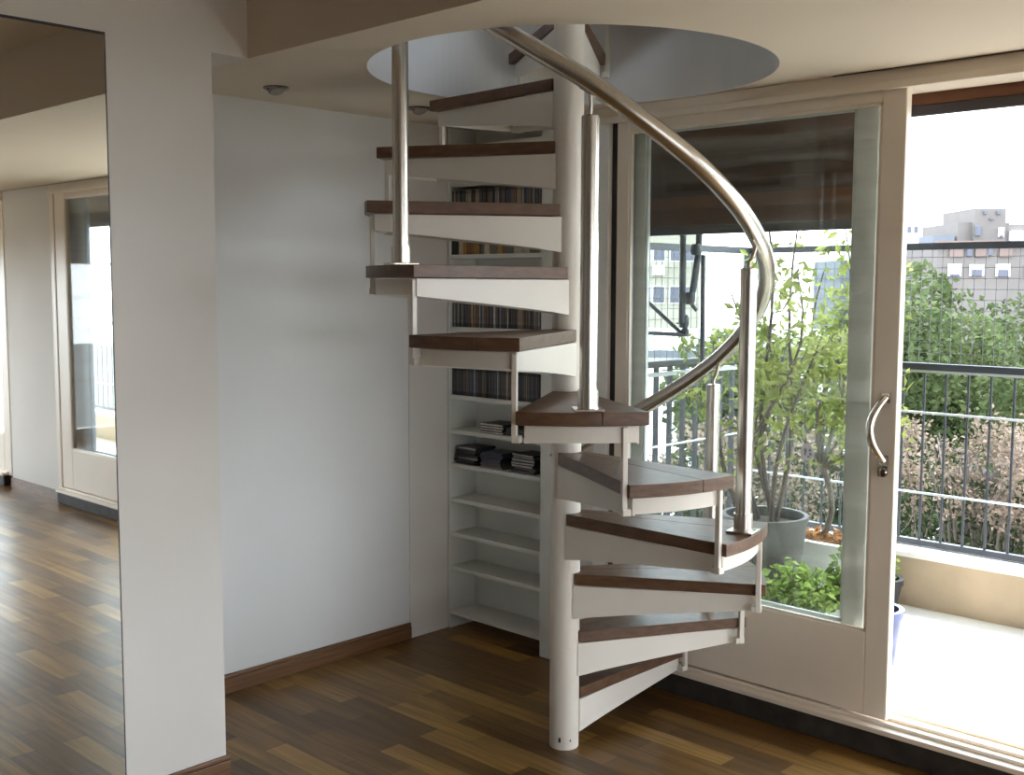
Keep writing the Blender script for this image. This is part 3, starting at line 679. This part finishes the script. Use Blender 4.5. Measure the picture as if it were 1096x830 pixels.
FW = Vector((-math.sin(R(43.794)),math.cos(R(43.794)),0)); RT_ = Vector((math.cos(R(43.794)),math.sin(R(43.794)),0)); CAMX = Vector((0,0,1.55))
def city(px, D, z=0.0):   # a spot in the town: bearing given as sideways metres at distance D
    return FW*D+RT_*px+Vector((0,0,z))
def block(b, s0,s1,D,dp,z0,z1):
    c = city((s0+s1)/2,D+dp/2,(z0+z1)/2); b.obox(c,(s1-s0)/2,dp/2,(z1-z0)/2,R(43.794))
U = 80/1192.5
def S(px): return (px-548)*U
def Z(py): return 1.55+(308-py)*U
bl = empty('apartment_block', city(S(715),80,ZG), 'cream apartment block with small windows beyond the wire screen, behind the stair rail', 'building')
b = MB(); block(b,S(640),S(748),80,9,ZG,Z(215)); b.build('walls', M['cream'], bl)
for (x,y) in ((704,273),(721,273),(704,317),(721,317),(690,273),(690,317),(738,273),(738,317),(704,231),(721,231)):
    w = 5.0 if x!=704 else 6.0; h = 8 if y!=317 else 8.5
    b = MB(); block(b,S(x-w-.8),S(x+w+.8),79.93,.08,Z(y+h+.8),Z(y-h-.8)); f = b.build('window', M['white'], bl)
    b = MB(); block(b,S(x-w),S(x+w),79.9,.06,Z(y+h),Z(y-h)); b.build('pane', M['bwin'], f)
b = MB(); block(b,S(697),S(709),79.6,.4,Z(296),Z(286)); a = b.build('air_conditioner', M['white'], bl)
lw = empty('low_building', city(-8,40,ZG), 'low white flat-roofed building below the cream apartment block', 'building')
b = MB(); block(b,-3+0*1,14,40,12,ZG,-.4); b.build('walls', M['white'], lw)
b = MB(); block(b,-3,14,39.9,.3,-.4,.02); b.build('roof_parapet', M['white'], lw)
b = MB(); block(b,-3.2,14.2,39.8,.5,-1.0,-.75); b.build('cornice', M['roofgrey'], lw)
bb = empty('brown_building', city(S(1045),80,ZG), 'stepped brown apartment building with a tower on top, above the trees', 'building')
b = MB(); block(b,S(1000),S(1180),80,10,ZG,Z(263)); b.build('walls', M['brown'], bb)
b = MB(); block(b,S(998),S(1182),79.6,.8,Z(264),Z(259)); b.build('cornice', M['brick'], bb)
b = MB(); block(b,S(1032),S(1088),82,7,Z(262),Z(238)); b.build('upper_storey', M['brown'], bb)
b = MB(); block(b,S(1047),S(1081),81.5,6,Z(262),Z(223)); b.build('tower', M['brown'], bb)
b = MB(); block(b,S(1088),S(1180),82,7,Z(262),Z(240)); b.build('side_storey', M['brown'], bb)
b = MB(); block(b,S(1088),S(1104),81.7,.5,Z(259),Z(247)); b.build('white_screen', M['white'], bb)
b = MB(); block(b,S(1006),S(1029),82,3,Z(260),Z(252)); b.build('roof_shed', M['roofgrey'], bb)
for (x,y,w,h,m) in ((1018,290,7,6.5,'white'),(1041.5,290,7.5,6,'white'),(1069.5,290,7.5,6.5,'white'),(1050.5,247,3,5.5,'bwin'),(1075.5,249,3,5,'white'),(1057.5,227.5,1.8,2,'bwin'),(1072,227.5,2.2,2,'bwin'),(1064.5,234.5,2.5,.8,'bwin'),(1100,290,7,6,'white'),(1033,271,3,4,'bwin'),(1055,270,3,4,'bwin')):
    b = MB(); D = 79.9 if y>262 else (81.4 if 1046<x<1082 else 81.9)
    block(b,S(x-w),S(x+w),D-.05,.1,Z(y+h),Z(y-h)); f = b.build('window', M['white' if m=='white' else 'roofgrey'], bb)
    b = MB(); block(b,S(x-w*.75),S(x+w*.75),D-.08,.1,Z(y+h),Z(y-h*.1 if m=='white' and x>1030 and y>262 else y+h*.6 if m=='white' else y-h*.8)); b.build('pane', M['bwin'], f)
for x in (1019,1046,1072): b = MB(); block(b,S(x-7),S(x+7),79.85,.1,Z(276),Z(266)); b.build('panel', M['brick'], bb)
gb = empty('grey_building', city(S(985),85,ZG), 'low grey-blue building between the door edge and the brown building', 'building')
b = MB(); block(b,S(945),S(996),91,8,ZG,Z(276)); b.build('walls', M['roofgrey'], gb)
b = MB(); block(b,S(945),S(985),90.7,.3,Z(276),Z(269)); b.build('roof_parapet', M['white'], gb)
for x in (973,985): b = MB(); block(b,S(x-3.5),S(x+3.5),90.8,.2,Z(292),Z(280)); b.build('window', M['bwin'], gb)
wb = empty('white_building', city(S(974),120,ZG), 'pale distant tower block beside the door edge', 'building')
b = MB(); U2 = 120/1192.5; block(b,(963-548)*U2,(984-548)*U2,120,8,ZG,1.55+(308-241)*U2); b.build('walls', M['white'], wb)
for x in (969,976): b = MB(); block(b,(x-2.2-548)*U2,(x+2.2-548)*U2,119.9,.1,1.55+(308-251)*U2,1.55+(308-244)*U2); b.build('window', M['bwin'], wb)

# upper floor over the shaft; its window opening is added to light it
b = MB(); b.box(-3.95,-3.75,.2,3.9,2.72,5.0); b.box(-3.95,.6,3.7,3.9,2.72,5.0)
b.box(-3.95,.6,.0,.2,2.72,5.0); b.box(.4,.6,.2,3.7,2.72,3.3); b.box(.4,.6,.2,1.2,3.3,5.0); b.box(.4,.6,2.8,3.7,3.3,5.0); b.box(.4,.6,1.2,2.8,4.6,5.0)
o = b.build('wall_upstairs', M['wall']); struct(o)
b = MB(); b.box(-3.95,.6,.0,3.9,5.0,5.1); o = b.build('ceiling_upstairs', M['wall']); struct(o)

# ------------------------------------------------------------------ light
w = bpy.data.worlds.new('sky'); scn.world = w; w.use_nodes = True; nt = w.node_tree; N = nt.nodes; L = nt.links
bg = N['Background']; tc = N.new('ShaderNodeTexCoord'); sp = N.new('ShaderNodeSeparateXYZ'); L.new(tc.outputs['Generated'], sp.inputs[0])
rp_ = N.new('ShaderNodeValToRGB'); e = rp_.color_ramp.elements
e[0].position = .0; e[0].color = (.88,.94,1.0,1); e[1].position = 1; e[1].color = (.62,.79,1.0,1)
L.new(sp.outputs['Z'], rp_.inputs['Fac']); L.new(rp_.outputs['Color'], bg.inputs['Color']); bg.inputs['Strength'].default_value = 2.2
sun = bpy.data.lights.new('sun','SUN'); sun.energy = 3.2; sun.angle = R(3); sun.color = (1,.95,.86); so = bpy.data.objects.new('sun', sun); COL.objects.link(so)
so.rotation_euler = Vector((-.16,-.47,-.88)).to_track_quat('-Z','Y').to_euler()

# ------------------------------------------------------------------ camera
cam = bpy.data.cameras.new('camera'); co = bpy.data.objects.new('camera', cam); COL.objects.link(co); scn.camera = co
cam.sensor_fit = 'HORIZONTAL'; cam.sensor_width = 36; cam.lens = 36*1192.5/1096; cam.clip_start = .05; cam.clip_end = 500
ps, pt, rl = R(43.794), R(5.227), R(.189)
f = Vector((-math.sin(ps)*math.cos(pt), math.cos(ps)*math.cos(pt), -math.sin(pt))); r = Vector((math.cos(ps),math.sin(ps),0)); u = r.cross(f)
r2 = r*math.cos(rl)+u*math.sin(rl); u2 = -r*math.sin(rl)+u*math.cos(rl)
m = Matrix((r2,u2,-f)).transposed().to_4x4(); m.translation = Vector((0,0,1.55)); co.matrix_world = m

vs = scn.view_settings; vs.view_transform = 'Standard'; vs.look = 'None'; vs.gamma = 1; vs.exposure = 2.1; vs.use_curve_mapping = False
cy = scn.cycles; cy.max_bounces = 14; cy.diffuse_bounces = 8; cy.transparent_max_bounces = 24; cy.caustics_reflective = False; cy.caustics_refractive = False; cy.sample_clamp_indirect = 6
for o in list(bpy.data.objects):
    if '_loc' in o: del o['_loc']
